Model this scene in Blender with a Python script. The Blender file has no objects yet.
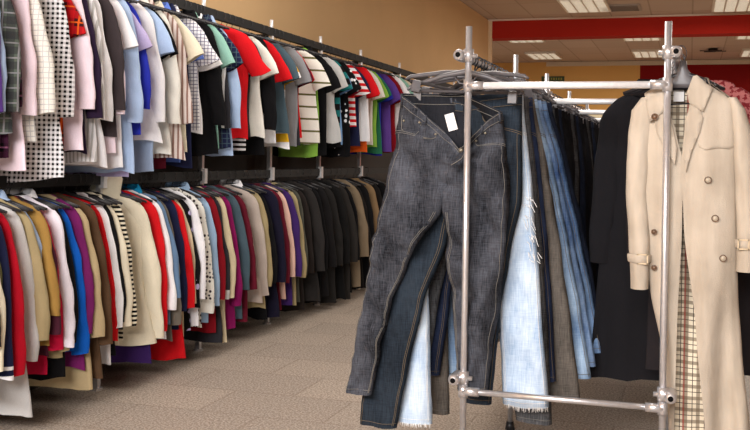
import bpy, bmesh, math, random
from mathutils import Vector, Matrix, noise, geometry
R = math.radians
random.seed(7)
scn = bpy.context.scene
col = scn.collection
EYE = 1.2
PSI = R(17.5)
ROLL = R(0.9)
FPX, HOR = 1000.0, 155.6

# ------------------------------------------------------------------ measuring helpers (photo pixel -> room)
def ray(px, py):
    a = (px - 375) / FPX; b = (HOR - py) / FPX
    a2 = a * math.cos(ROLL) - b * math.sin(ROLL); b2 = a * math.sin(ROLL) + b * math.cos(ROLL)
    return Vector((-math.sin(PSI) + a2 * math.cos(PSI), math.cos(PSI) + a2 * math.sin(PSI), b2))
def at_X(px, py, X):
    r = ray(px, py); return r * (X / r.x) + Vector((0, 0, EYE))
def at_Y(px, py, Y):
    r = ray(px, py); return r * (Y / r.y) + Vector((0, 0, EYE))
def at_Z(px, py, Z):
    r = ray(px, py); return r * ((Z - EYE) / r.z) + Vector((0, 0, EYE))

def nz(x, y=0.0, z=0.0): return noise.noise(Vector((x, y, z)))
def lerp(a, b, t): return a + (b - a) * t
def smooth(t): t = max(0, min(1, t)); return t * t * (3 - 2 * t)
def keyed(keys, z):
    """keys: list of (z, value...) sorted by descending z; smooth piecewise interpolation"""
    if z >= keys[0][0]: return keys[0][1:]
    for i in range(len(keys) - 1):
        a, b = keys[i], keys[i + 1]
        if b[0] <= z <= a[0]:
            t = (a[0] - z) / (a[0] - b[0]); t = lerp(t, smooth(t), .4)
            return tuple(lerp(p, q, t) for p, q in zip(a[1:], b[1:]))
    return keys[-1][1:]

# ------------------------------------------------------------------ materials
class NB:
    def __init__(s, name, rough=.9, metal=0, sheen=0):
        s.m = bpy.data.materials.new(name); s.m.use_nodes = True
        s.t = s.m.node_tree; s.n = s.t.nodes; s.l = s.t.links
        s.b = s.n['Principled BSDF']
        s.b.inputs['Roughness'].default_value = rough; s.b.inputs['Metallic'].default_value = metal
        if sheen: s.b.inputs['Sheen Weight'].default_value = sheen
        if rough > .8: s.b.inputs['Specular IOR Level'].default_value = .15
    def obj(s):
        if not hasattr(s, '_o'):
            s._o = s.n.new('ShaderNodeTexCoord').outputs['Object']
            sp = s.n.new('ShaderNodeSeparateXYZ'); s.l.new(s._o, sp.inputs[0]); s._xyz = sp.outputs
        return s._o
    def ax(s, i): s.obj(); return s._xyz[i]
    def math(s, op, a, b=None, c=None):
        n = s.n.new('ShaderNodeMath'); n.operation = op
        for i, v in enumerate((a, b, c)):
            if v is None: continue
            if isinstance(v, (int, float)): n.inputs[i].default_value = v
            else: s.l.new(v, n.inputs[i])
        return n.outputs[0]
    def mix(s, f, a, b, mode='MIX'):
        n = s.n.new('ShaderNodeMix'); n.data_type = 'RGBA'; n.blend_type = mode
        if isinstance(f, (int, float)): n.inputs[0].default_value = f
        else: s.l.new(f, n.inputs[0])
        for v, k in ((a, 6), (b, 7)):
            if isinstance(v, tuple): n.inputs[k].default_value = (*v[:3], 1)
            else: s.l.new(v, n.inputs[k])
        return n.outputs[2]
    def noise(s, scale, detail=2, stretch=None, rough=.5, vec=None):
        n = s.n.new('ShaderNodeTexNoise'); n.inputs['Scale'].default_value = scale
        n.inputs['Detail'].default_value = detail; n.inputs['Roughness'].default_value = rough
        v = vec or s.obj()
        if stretch:
            mp = s.n.new('ShaderNodeMapping'); mp.inputs['Scale'].default_value = stretch
            s.l.new(v, mp.inputs[0]); v = mp.outputs[0]
        s.l.new(v, n.inputs['Vector']); return n.outputs[0]
    def ramp(s, f, stops):
        n = s.n.new('ShaderNodeValToRGB'); s.l.new(f, n.inputs[0])
        e = n.color_ramp.elements
        while len(e) < len(stops): e.new(.5)
        for el, (p, c) in zip(e, stops): el.position = p; el.color = (*c[:3], 1)
        return n.outputs[0]
    def color(s, v):
        if isinstance(v, tuple): s.b.inputs['Base Color'].default_value = (*v[:3], 1)
        else: s.l.new(v, s.b.inputs['Base Color'])
    def bump(s, h, strength=.3, dist=.002):
        n = s.n.new('ShaderNodeBump'); n.inputs['Strength'].default_value = strength; n.inputs['Distance'].default_value = dist
        s.l.new(h, n.inputs['Height']); s.l.new(n.outputs[0], s.b.inputs['Normal'])

def L(r, g, b):   # sRGB 0..255 -> linear
    f = lambda c: (c / 255 / 12.92) if c / 255 <= .04045 else ((c / 255 + .055) / 1.055) ** 2.4
    return (f(r), f(g), f(b))

COL = dict(white=(236,234,236), offwhite=(226,222,212), cream=(222,212,188), beige=(200,184,152), tan=(176,156,120), khaki=(158,142,106),
  brown=(84,62,44), darkbrown=(58,46,36), black=(17,16,18), charcoal=(46,45,50), grey=(128,127,130), lightgrey=(188,186,184),
  navy=(30,34,64), blue=(50,88,160), royal=(42,52,170), cobalt=(18,92,190), paleblue=(168,190,222), skyblue=(120,160,210), denim=(96,122,152),
  lavender=(184,172,212), purple=(92,62,140), darkpurple=(58,34,92), plum=(84,24,70), magenta=(128,20,84), pink=(226,190,206), palepink=(240,220,230),
  red=(206,22,30), darkred=(128,16,28), maroon=(92,20,36), orange=(222,92,30), yellow=(230,180,40), lime=(130,176,70), green=(40,104,74),
  mint=(140,186,170), teal=(30,110,110), slate=(70,88,98), olive=(98,96,60), mustard=(150,116,60), turquoise=(28,140,190), greybrown=(112,104,94))
def C(c): return L(*COL[c]) if isinstance(c, str) else L(*c)

_mc = {}
def fabric(spec):
    """spec: 'red' or ('check','black','white',period) ..."""
    if spec in _mc: return _mc[spec]
    plain = isinstance(spec, str) or isinstance(spec[0], int)
    kind = 'plain' if plain else spec[0]
    b = NB('fabric_' + (spec if isinstance(spec, str) else '_'.join(str(q) for q in spec[:3])), .95, sheen=.0)
    if plain: base = C(spec)
    else:
        c1, c2 = C(spec[1]), C(spec[2]); p = spec[3]
        fr = lambda i, per, w=.5, ph=0.: b.math('LESS_THAN', b.math('FRACT', b.math('ADD', b.math('DIVIDE', b.ax(i), per), 40 + ph)), w)
        if kind == 'gingham':
            s_ = b.math('MULTIPLY', fr(0, p), fr(2, p)); e_ = b.math('MULTIPLY', b.math('ADD', fr(0, p), fr(2, p)), .26)
            base = b.mix(b.math('MINIMUM', b.math('ADD', b.math('MULTIPLY', s_, .5), e_), 1.0), c2, c1)
        elif kind == 'window':
            base = b.mix(b.math('MAXIMUM', fr(0, p, .16), fr(2, p, .16)), c2, c1)
        elif kind == 'hstripe':
            base = b.mix(fr(2, p, spec[4] if len(spec) > 4 else .5), c2, c1)
        elif kind == 'vstripe':
            base = b.mix(fr(0, p, .4), c2, c1)
        elif kind == 'plaid':
            c3 = C(spec[4])
            base = b.mix(b.math('MULTIPLY', fr(0, p), .6), c2, c1)
            base = b.mix(b.math('MULTIPLY', fr(2, p), .6), base, c1)
            base = b.mix(b.math('MAXIMUM', fr(0, p, .1, .3), fr(2, p, .1, .3)), base, c3)
        elif kind == 'dots':
            v = b.n.new('ShaderNodeTexVoronoi'); v.inputs['Scale'].default_value = 1 / p; v.inputs['Randomness'].default_value = .5
            b.l.new(b.obj(), v.inputs['Vector'])
            base = b.mix(b.math('LESS_THAN', v.outputs['Distance'], .33), c2, c1)
        elif kind == 'blotch':
            base = b.mix(b.math('GREATER_THAN', b.noise(1 / p, 3), .52), c2, c1)
        elif kind == 'bands':       # a hem band of stripes near the bottom: p = z top, spec[4] = z bottom
            z = b.ax(2)
            inb = b.math('MULTIPLY', b.math('LESS_THAN', z, p), b.math('GREATER_THAN', z, spec[4]))
            base = b.mix(b.math('MULTIPLY', inb, fr(2, spec[5] if len(spec) > 5 else .03, .5)), c2, c1)
    n1 = b.noise(7, 3); n2 = b.noise(420, 1)
    sh = b.math('ADD', b.math('MULTIPLY', n1, .3), b.math('ADD', b.math('MULTIPLY', n2, .3), .7))
    g = b.n.new('ShaderNodeCombineColor')
    for i in range(3): b.l.new(sh, g.inputs[i])
    b.color(b.mix(1.0, base, g.outputs[0], 'MULTIPLY'))
    wr = b.noise(9, 4, (1, 1, .6), .55)
    b.bump(b.math('ADD', b.math('MULTIPLY', wr, 9), n2), .55, .0016)
    _mc[spec] = b.m
    return b.m

def denim(name, dark, light, fade=.5, hatch=.5):
    b = NB('denim_' + name, .92)
    d, l = L(*dark), L(*light)
    hx = b.noise(1, 2, (30, 30, 420)); hz = b.noise(1, 2, (420, 30, 26)); big = b.noise(6, 3, (1.4, 1, .8))
    w = b.math('ADD', b.math('MULTIPLY', hx, .5 * hatch), b.math('MULTIPLY', hz, .8 * hatch))
    w = b.math('ADD', w, b.math('MULTIPLY', big, fade))
    w = b.math('SUBTRACT', w, (.65 * hatch + .5 * fade) - .5)
    b.color(b.ramp(w, [(.28, d), (.72, l)]))
    b.bump(b.math('ADD', b.math('MULTIPLY', b.noise(11, 4, (1.2, 1, .8)), 9), hz), .6, .0018)
    return b.m
def simple(name, c, rough=.6, metal=0, bump=0, scale=60):
    b = NB(name, rough, metal)
    n = b.noise(scale, 3)
    b.color(b.mix(n, tuple(x * .82 for x in L(*c)), tuple(min(1, x * 1.15) for x in L(*c))))
    if bump: b.bump(n, bump, .004)
    return b.m

M = {}
M['chrome'] = simple('chrome_steel', (214, 212, 214), .28, .75)
M['white_steel'] = simple('pale_steel', (232, 230, 230), .35, .3)
M['black_plastic'] = simple('black_plastic', (34, 33, 36), .4)
M['grey_plastic'] = simple('dark_grey_plastic', (88, 84, 86), .4)
M['black_metal'] = simple('black_painted_metal', (12, 11, 11), .7)
M['dark_hook'] = simple('dark_hook_wire', (52, 49, 50), .4, .4)
M['hole'] = simple('dark_hollow', (12, 11, 12), .9)
M['thread'] = simple('pale_thread', (124, 120, 114), .9)
M['thread_gold'] = simple('tan_thread', (112, 98, 80), .9)
M['label'] = simple('white_label', (236, 234, 232), .8)
M['brass'] = simple('worn_brass', (170, 160, 140), .35, .8)

# ------------------------------------------------------------------ mesh helpers
def link(name, bm, mats, parent=None, smooth_=True, loc=None):
    me = bpy.data.meshes.new(name); bmesh.ops.recalc_face_normals(bm, faces=bm.faces) if smooth_ != 'keep' else None
    bm.to_mesh(me); bm.free()
    for m in (mats if isinstance(mats, (list, tuple)) else [mats]): me.materials.append(m)
    if smooth_:
        for p in me.polygons: p.use_smooth = True
    o = bpy.data.objects.new(name, me); col.objects.link(o)
    if parent: o.parent = parent
    if loc: o.location = loc
    return o
def empty(name, loc=(0, 0, 0), rz=0, rx=0, ry=0):
    o = bpy.data.objects.new(name, None); col.objects.link(o); o.empty_display_size = .05
    o.location = loc; o.rotation_euler = (rx, ry, rz); return o
def tag(o, label=None, cat=None, group=None, kind=None):
    if label: o['label'] = label
    if cat: o['category'] = cat
    if group: o['group'] = group
    if kind: o['kind'] = kind
    return o
def box(bm, c, s, mi=0, rot=None):
    r = bmesh.ops.create_cube(bm, size=1)
    vs = r['verts']
    bmesh.ops.scale(bm, vec=s, verts=vs)
    if rot: bmesh.ops.rotate(bm, matrix=rot, verts=vs, cent=(0, 0, 0))
    bmesh.ops.translate(bm, vec=c, verts=vs)
    for f in set(f for v in vs for f in v.link_faces): f.material_index = mi
    return vs
def tube(bm, pts, r, n=8, caps=True, mi=0):
    pts = [Vector(p) for p in pts]; rings = []
    up = Vector((0, 0, 1))
    prev = None
    for i, p in enumerate(pts):
        d = (pts[min(i + 1, len(pts) - 1)] - pts[max(i - 1, 0)]).normalized()
        if prev is None:
            a = d.cross(up)
            if a.length < .1: a = d.cross(Vector((1, 0, 0)))
        else: a = prev - d * prev.dot(d)
        a.normalize(); prev = a; b_ = d.cross(a)
        rr = r[i] if isinstance(r, (list, tuple)) else r
        rings.append([bm.verts.new(p + (a * math.cos(k * 2 * math.pi / n) + b_ * math.sin(k * 2 * math.pi / n)) * rr) for k in range(n)])
    for i in range(len(rings) - 1):
        for k in range(n):
            f = bm.faces.new((rings[i][k], rings[i][(k + 1) % n], rings[i + 1][(k + 1) % n], rings[i + 1][k])); f.material_index = mi
    if caps:
        for rg in (rings[0], rings[-1]):
            f = bm.faces.new(rg); f.material_index = mi
def loft(bm, rings, closed=True, cap0=False, cap1=False, mi=0):
    R_ = [[bm.verts.new(p) for p in rg] for rg in rings]
    n = len(R_[0])
    for i in range(len(R_) - 1):
        for k in range(n if closed else n - 1):
            f = bm.faces.new((R_[i][k], R_[i][(k + 1) % n], R_[i + 1][(k + 1) % n], R_[i + 1][k])); f.material_index = mi
    if cap0: bm.faces.new(R_[0])
    if cap1: bm.faces.new(R_[-1])
    return R_
def sellipse(cx, cy, z, hw, ht, n, fold=None, e1=.85, e2=.7):
    out = []
    for k in range(n):
        a = 2 * math.pi * k / n; c, s = math.cos(a), math.sin(a)
        x = hw * math.copysign(abs(c) ** e1, c); y = ht * math.copysign(abs(s) ** e2, s)
        p = Vector((cx + x, cy + y, z))
        if fold: p = fold(p)
        out.append(p)
    return out
def applique(poly, surf, off=.003, step=.012, thick=.0025):
    """flat cloth piece with outline poly [(x,z)], laid over front surface surf(x,z)->y, returns bmesh"""
    pts = []
    n = len(poly)
    for i in range(n):
        a, b_ = Vector(poly[i]), Vector(poly[(i + 1) % n]); m = max(1, int((b_ - a).length / step))
        for k in range(m): pts.append(a.lerp(b_, k / m))
    nb = len(pts)
    xs = [p.x for p in pts]; zs = [p.y for p in pts]
    def inside(q):
        c = False
        for i in range(nb):
            a, b_ = pts[i], pts[(i + 1) % nb]
            if (a.y > q.y) != (b_.y > q.y) and q.x < (b_.x - a.x) * (q.y - a.y) / (b_.y - a.y) + a.x: c = not c
        return c
    inner = []
    x = min(xs) + step / 2
    while x < max(xs):
        z = min(zs) + step / 2
        while z < max(zs):
            q = Vector((x, z))
            if inside(q) and min((q - p).length for p in pts[:nb]) > step * .45: inner.append(q)
            z += step
        x += step
    allp = pts + inner
    v, e, f, *_ = geometry.delaunay_2d_cdt(allp, [(i, (i + 1) % nb) for i in range(nb)], [list(range(nb))], 1, 1e-6)
    bm = bmesh.new()
    fr = [bm.verts.new((p.x, surf(p.x, p.y) - off - thick, p.y)) for p in v]
    for t in f:
        try: bm.faces.new([fr[i] for i in t])
        except ValueError: pass
    # rim
    be = [ed for ed in bm.edges if len(ed.link_faces) == 1]
    r = bmesh.ops.extrude_edge_only(bm, edges=be)
    for q in r['geom']:
        if isinstance(q, bmesh.types.BMVert): q.co.y += thick + off * .9
    return bm

# ------------------------------------------------------------------ room shell
WX = -3.15; CZ = 3.42; BEAM_Y = 16.0; BACK_Y = 23.2
def struct(name, bm, mat, sm=False): o = link(name, bm, mat, None, sm); o['kind'] = 'structure'; return o
b = NB('floor_tile', .55)
br = b.n.new('ShaderNodeTexBrick'); br.inputs['Scale'].default_value = 1; br.inputs['Brick Width'].default_value = .62; br.inputs['Row Height'].default_value = .42
br.inputs['Mortar Size'].default_value = .006; br.inputs['Mortar Smooth'].default_value = .3; br.offset = .5
br.inputs['Color1'].default_value = (1, 1, 1, 1); br.inputs['Color2'].default_value = (.86, .86, .87, 1); br.inputs['Mortar'].default_value = (.7, .67, .65, 1)
b.l.new(b.obj(), br.inputs['Vector'])
sp = b.noise(95, 3, rough=.8); big = b.noise(1.6, 3)
base = b.ramp(sp, [(.36, L(92, 80, 70)), (.5, L(172, 156, 140)), (.62, L(226, 214, 200))])
base = b.mix(b.math('MULTIPLY', big, .4), base, L(176, 158, 144))
b.color(b.mix(1.0, base, br.outputs[0], 'MULTIPLY')); b.bump(sp, .12, .002)
bm = bmesh.new(); box(bm, (2, 9.8, -.05), (14, 27, .1)); struct('floor', bm, b.m)

def wallmat(name, c, var=.1, scale=1.2):
    b = NB(name, .85)
    n = b.noise(scale, 4); n2 = b.noise(160, 2)
    lo = tuple(x * (1 - var) for x in L(*c)); hi = tuple(x * (1 + var) for x in L(*c))
    b.color(b.mix(n, lo, hi)); b.bump(n2, .1, .001); return b.m
M['tanwall'] = wallmat('tan_wall_paint', (216, 180, 134))
M['goldwall'] = wallmat('ochre_wall_paint', (214, 166, 98))
M['redwall'] = wallmat('dark_red_wall_paint', (128, 20, 18))
M['redbeam'] = wallmat('red_beam_paint', (160, 34, 22))
bm = bmesh.new(); box(bm, (WX - .15, (BEAM_Y - 3) / 2, CZ / 2), (.3, BEAM_Y + 3, CZ)); struct('wall_left', bm, M['tanwall'])
bm = bmesh.new(); box(bm, (WX + .01, 7.2, .93), (.02, 11, 1.86)); struct('painted_shade_panel', bm, simple('painted_wall_shade', (44, 36, 32), .8))  # added dark sheet on the tan wall, painting in shade behind the hung clothes
bm = bmesh.new(); box(bm, (WX - .1, BEAM_Y + .02, CZ / 2), (.32, .05, CZ)); struct('trim_1', bm, simple('pale_tan_corner', (214, 184, 146), .8))
bm = bmesh.new(); box(bm, (WX - 3, (BEAM_Y + BACK_Y) / 2, CZ / 2), (.2, BACK_Y - BEAM_Y, CZ)); struct('wall_far_left', bm, M['goldwall'])
bx = at_Y(640, 70, BACK_Y).x
bm = bmesh.new(); box(bm, ((WX - 3 + bx) / 2, BACK_Y + .1, CZ / 2), (bx - WX + 3, .2, CZ)); struct('wall_back', bm, M['goldwall'])
bm = bmesh.new(); box(bm, ((8 + bx) / 2, BACK_Y + .1, CZ / 2), (8 - bx, .2, CZ)); struct('wall_back_right', bm, M['redwall'])
bm = bmesh.new(); box(bm, (8.1, 10, CZ / 2), (.2, 26.6, CZ)); struct('wall_right', bm, M['tanwall'])
bm = bmesh.new(); box(bm, (2.4, BACK_Y - .015, CZ - .05), (11.2, .03, .1)); struct('trim_2', bm, simple('cream_cornice', (206, 190, 166), .8))
# ceiling: matte tiles
b = NB('ceiling_tile', .9)
br = b.n.new('ShaderNodeTexBrick'); br.inputs['Scale'].default_value = 1; br.inputs['Brick Width'].default_value = .6; br.inputs['Row Height'].default_value = 1.2
br.offset = 0; br.inputs['Mortar Size'].default_value = .012
br.inputs['Color1'].default_value = (*L(186, 166, 150), 1); br.inputs['Color2'].default_value = (*L(178, 159, 143), 1); br.inputs['Mortar'].default_value = (*L(160, 142, 126), 1)
b.l.new(b.obj(), br.inputs['Vector']); b.color(br.outputs[0])
bm = bmesh.new(); box(bm, (.9, 10, CZ + .06), (14.6, 26.6, .1)); struct('ceiling', bm, b.m)
bm = bmesh.new(); box(bm, ((WX + 8) / 2, BEAM_Y + .2, CZ - .14), (8 - WX, .4, .30)); struct('trim_3', bm, M['redbeam'])
bm = bmesh.new(); box(bm, ((WX + 8) / 2, BEAM_Y - .01, CZ - .0), (8 - WX, .04, .03)); struct('trim_4', bm, simple('cream_beam_edge', (206, 184, 164), .8))

# ceiling lights
M['tube_glow'] = NB('fluorescent_glow').m
e = M['tube_glow'].node_tree.nodes['Principled BSDF']; e.inputs['Emission Color'].default_value = (1, .95, .86, 1); e.inputs['Emission Strength'].default_value = 1.0
M['louver'] = simple('white_louvre', (222, 214, 200), .5)
def ceiling_light(px, py, label, w=.62, l=1.2):
    p = at_Z(px, py, CZ); t = empty('ceiling_light', (p.x, p.y, CZ + .01)); tag(t, label, 'ceiling light', 'louvred fluorescent lights set in the ceiling')
    bm = bmesh.new()
    for s in (-1, 1):
        box(bm, (s * w / 2, 0, -.02), (.03, l, .05)); box(bm, (0, s * l / 2, -.02), (w + .03, .03, .05))
    link('frame', bm, M['louver'], t, False)
    bm = bmesh.new(); box(bm, (0, 0, -.012), (w, l, .01)); link('diffuser', bm, M['tube_glow'], t, False)
    bm = bmesh.new()
    for k in range(1, 8): box(bm, (0, -l / 2 + k * l / 8, -.03), (w, .012, .03))
    for k in range(1, 4): box(bm, (-w / 2 + k * w / 4, 0, -.03), (.02, l, .03))
    link('louvre', bm, M['louver'], t, False)
for a in [(585, 4, 'louvred ceiling light in front of the red beam, above the left half of the rack'),
          (737, 3, 'louvred ceiling light in front of the red beam, near the right edge'),
          (523, 37, 'flat ceiling light just behind the red beam, nearest the tan corner'),
          (544, 55, 'ceiling light further back by the ochre wall, left of the coat'),
          (641, 35, 'ceiling light just behind the red beam, above the front rack crossbar end'),
          (649, 53, 'ceiling light further back, left of the top of the right rack post'),
          (757, 33, 'ceiling light just behind the red beam, cut by right picture edge'),
          (758, 52, 'ceiling light furthest right near the red back wall')]:
    ceiling_light(*a)
# small dark ceiling camera/vent
p = at_Z(713, 49, CZ); t = empty('ceiling_fixture', (p.x, p.y, CZ + .01)); tag(t, 'small dark fitting on the ceiling in front of the red wall', 'ceiling fitting')
bm = bmesh.new(); tube(bm, [(0, 0, 0), (0, 0, -.05)], .09, 16); link('base', bm, M['black_metal'], t)
bm = bmesh.new()
for k in range(4):
    a = k * math.pi / 2 + .4; box(bm, (math.cos(a) * .15, math.sin(a) * .15, -.05), (.22, .07, .012), rot=None)
link('vane', bm, M['black_metal'], t, False)
p = at_Z(620, 8, CZ); t = empty('ceiling_vent', (p.x, p.y, CZ + .01)); tag(t, 'grey ceiling air vent beside the louvred light before the red beam', 'vent')
bm = bmesh.new(); box(bm, (0, 0, -.008), (.6, .6, .012)); link('frame', bm, simple('grey_vent', (150, 136, 122)), t, False)
bm = bmesh.new()
for k in range(8): box(bm, (0, -.24 + k * .068, -.02), (.52, .02, .012))
link('slat', bm, simple('grey_vent_slat', (126, 112, 100)), t, False)
# green sign on the back wall
p = at_Y(553, 79, BACK_Y); t = empty('wall_sign', (p.x, BACK_Y - .01, p.z)); tag(t, 'small dark green sign with yellow marks on the ochre back wall', 'sign')
bm = bmesh.new(); box(bm, (0, 0, 0), (.52, .02, .12)); link('panel', bm, simple('dark_green_sign', (52, 70, 30)), t, False)
bm = bmesh.new()
for k, w in enumerate([.03, .05, .03, .04, .05, .03, .04, .05]): box(bm, (-.2 + k * .056, -.012, 0), (w * .6, .006, .05))
link('marking', bm, simple('yellow_sign_marks', (150, 140, 40)), t, False)

# ------------------------------------------------------------------ wall rack (two-tier)
RX = -2.83; UZ = 2.06; LZ = 1.06
rk = empty('garment_rack', (RX, 3.4, 0)); tag(rk, 'long black two-tier garment rack along the tan wall with pale post tips', 'clothes rack')
Y0, Y1 = 2.7, 12.3
for z, nm in ((UZ, 'upper_rail'), (LZ, 'lower_rail')):
    bm = bmesh.new(); box(bm, (0, (Y0 + Y1) / 2 - 3.4, z), (.034, Y1 - Y0, .055)); link(nm, bm, M['black_metal'], rk, False)
posts = [3.35, 4.38, 5.47, 6.5, 7.48, 8.5, 9.75, 11.05, 12.2]
for y in posts:
    bm = bmesh.new(); box(bm, (0, y - 3.4, 1.03), (.028, .028, 2.06)); po = link('post', bm, M['chrome'], rk, False)
    bm = bmesh.new(); tube(bm, [(0, y - 3.4, UZ), (0, y - 3.4, UZ + .085)], .013, 10); link('post_tip', bm, M['white_steel'], po, True)
    bm = bmesh.new(); box(bm, (.02, y - 3.4, LZ), (.03, .035, .09)); link('bracket', bm, M['white_steel'], po, False)
    bm = bmesh.new(); tube(bm, [(0, y - 3.4, 0), (0, y - 3.4, .012)], .03, 12); link('foot', bm, M['chrome'], rk, False)
    bm = bmesh.new(); box(bm, (-.14, y - 3.4, UZ - .03), (.3, .025, .03)); link('wall_arm', bm, M['black_metal'], rk, False)

# ------------------------------------------------------------------ garments
def make_sleeve(W, Ls, kind, sd, mat, root, side, cuff=None, out=0.0, bulge=1.0):
    s = side
    if kind == 'short':
        path = [(0, W - .13, -.025, .04, .014), (.2, W - .08, -.065, .052, .02), (.45, W - .03, -.135, .06, .024), (.75, W + .018, -.225, .062, .024), (1, W + .045 + out, -.3, .062, .021)]
        n = 9
    else:
        w = W - .185
        path = [(0, .06, -.02, .035, .012), (.06, .1 + w, -.045, .048, .018), (.16, .14 + w, -.1, .054, .023), (.35, .18 + w + out * .5, -.05 - Ls * .33, .054, .025),
                (.6, .21 + w + out, -.05 - Ls * .6, .05, .026), (.85, .228 + w + out * 1.5, -.05 - Ls * .85, .044, .024), (1, .232 + w + out * 1.6, -.05 - Ls, .04, .022)]
        n = 22
    def P(t):
        for i in range(len(path) - 1):
            a, b_ = path[i], path[i + 1]
            if a[0] <= t <= b_[0]:
                q = (t - a[0]) / (b_[0] - a[0]); return [lerp(a[k], b_[k], q) for k in range(1, 5)]
        return path[-1][1:]
    yo = nz(sd * 3.1, s) * .02
    def fold(p):
        w = (nz(p.x * 18, p.z * 3, sd + s) * .016 + (abs(nz(p.x * 16 + p.z * 9, p.z * 9, sd - s * 3)) - .2) * .016) * smooth(-p.z * 4)
        return Vector((p.x + nz(p.z * 6, sd, s) * .014, p.y + w, p.z + nz(p.x * 8, sd * 3) * .02))
    rings = []
    for i in range(n + 1):
        t = i / n; x, z, hw, ht = P(t)
        rg = []
        for k in range(16):
            a = 2 * math.pi * k / 16; c, sn = math.cos(a), math.sin(a)
            dx = hw * c * bulge; dz = 0
            if kind == 'short': dz = dx * .4 * t      # slanted opening
            rg.append(fold(Vector((s * (x + dx), yo * t + ht * sn * bulge, z + dz))))
        rings.append(rg)
    bm = bmesh.new(); loft(bm, rings, True, True, False)
    # inner return of cuff
    o = link('sleeve', bm, mat, root)
    if cuff and kind == 'long':
        bm = bmesh.new(); rs = []
        for t in (.92, .96, 1.01):
            x, z, hw, ht = P(min(t, 1)); z -= max(0, t - 1) * Ls
            rs.append([fold(Vector((s * (x + (hw + .003) * math.cos(a)), yo * t + (ht + .003) * math.sin(a), z))) for a in [2 * math.pi * k / 16 for k in range(16)]])
        loft(bm, rs, True); link('cuff', bm, cuff, o)
    return o

def body_fn(W, Lg, flare, thick, sd, amp):
    keys = [(0, .045), (-.012, .07), (-.035, W - .08), (-.07, W - .045), (-.12, W - .02), (-.2, W - .01), (-.4, W - .005), (-Lg, W * flare)]
    def hw(z): return keyed(keys, z)[0]
    def fold(p):
        t = smooth((-p.z - .05) / (Lg * .7))
        w = nz(p.x * 11, p.z * 1.6, sd) * amp * t * 1.8 + (abs(nz(p.x * 17, p.z * 2.5, sd + 9)) - .2) * amp * 1.2 * t + nz(p.x * 7 + p.z * 6, p.z * 8, sd + 4) * .010
        return Vector((p.x + nz(p.z * 3, sd * 2) * .02 * t, p.y + w, p.z + nz(p.x * 9, sd) * .022 * t + p.x * nz(sd * 7.7) * .12 * t))
    def ht(z): return keyed([(0, .012), (-.06, .018), (-.15, thick), (-Lg, thick * .85)], z)[0]
    return hw, ht, fold

def make_garment(nm, Lg, kind, body, sleeves=None, W=.2, flare=1.0, thick=.019, sd=0., collar=None, hood=None, cuff=None, Ls=None, amp=.02, placket=None, out=0., hemband=None):
    root = empty(nm)
    if nm in ('shirt', 'blouse') and collar is None: collar = body
    bodym = fabric(body) if not hasattr(body, 'node_tree') else body
    slm = fabric(sleeves) if sleeves else bodym
    hw, ht, fold = body_fn(W, Lg, flare, thick, sd, amp)
    zs = [0, -.012, -.03, -.05, -.07, -.09, -.13, -.18]
    k = max(8, int((Lg - .2) / .045)); zs += [-.2 - (Lg - .2) * i / k for i in range(1, k + 1)]
    bm = bmesh.new()
    loft(bm, [sellipse(0, 0, z, hw(z), ht(z), 30, fold) for z in zs], True, True, False)
    link('body', bm, bodym, root)
    if kind != 'none':
        Ls = Ls or min(.58, Lg * .72)
        for s in (-1, 1): make_sleeve(W, Ls, kind, sd, slm, root, s, fabric(cuff) if cuff else None, out)
    if collar:
        cm = fabric(collar); bm = bmesh.new()
        rs = []
        for j, (dz, w, d) in enumerate([(-.035, .075, .04), (.012, .062, .036), (.03, .06, .034), (.02, .07, .045), (-.012, .086, .055)]):
            rs.append([Vector((w * math.cos(a), d * math.sin(a) - .004, dz - .02 * (math.sin(a) < -.3) * (j > 1) - .012 * max(0, -math.sin(a)))) for a in [2 * math.pi * q / 20 for q in range(20)]])
        loft(bm, rs, True); link('collar', bm, cm, root)
    if hood:
        bm = bmesh.new(); rs = []
        for j, (dz, w, d, yy) in enumerate([(-.04, .09, .045, 0), (.01, .085, .05, .0), (.05, .08, .06, .01), (.085, .06, .05, .015), (.105, .03, .03, .02)]):
            rs.append([Vector((w * math.cos(a) * (1 + .1 * nz(a, j, sd)) + .03 * j / 4, d * math.sin(a) + yy, dz + .02 * nz(a * 2, j, sd))) for a in [2 * math.pi * q / 18 for q in range(18)]])
        loft(bm, rs, True, False, True); link('hood', bm, fabric(hood), root)
    if placket:
        pm = fabric(placket)
        surf = lambda x, z: fold(Vector((x, -ht(z) * max(0, (1 - (abs(x) / hw(z)) ** 2)) ** .35, z))).y
        bm = applique([(-.018, -.03), (.018, -.03), (.02, -Lg + .01), (-.02, -Lg + .01)], surf, .002, .03)
        link('placket', bm, pm, root)
    if hemband:
        bm = bmesh.new()
        loft(bm, [sellipse(0, 0, z, hw(z) + .004, ht(z) + .004, 30, fold) for z in (-Lg + .06, -Lg + .03, -Lg - .004)], True)
        link('hem_band', bm, fabric(hemband), root)
    return root

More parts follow.
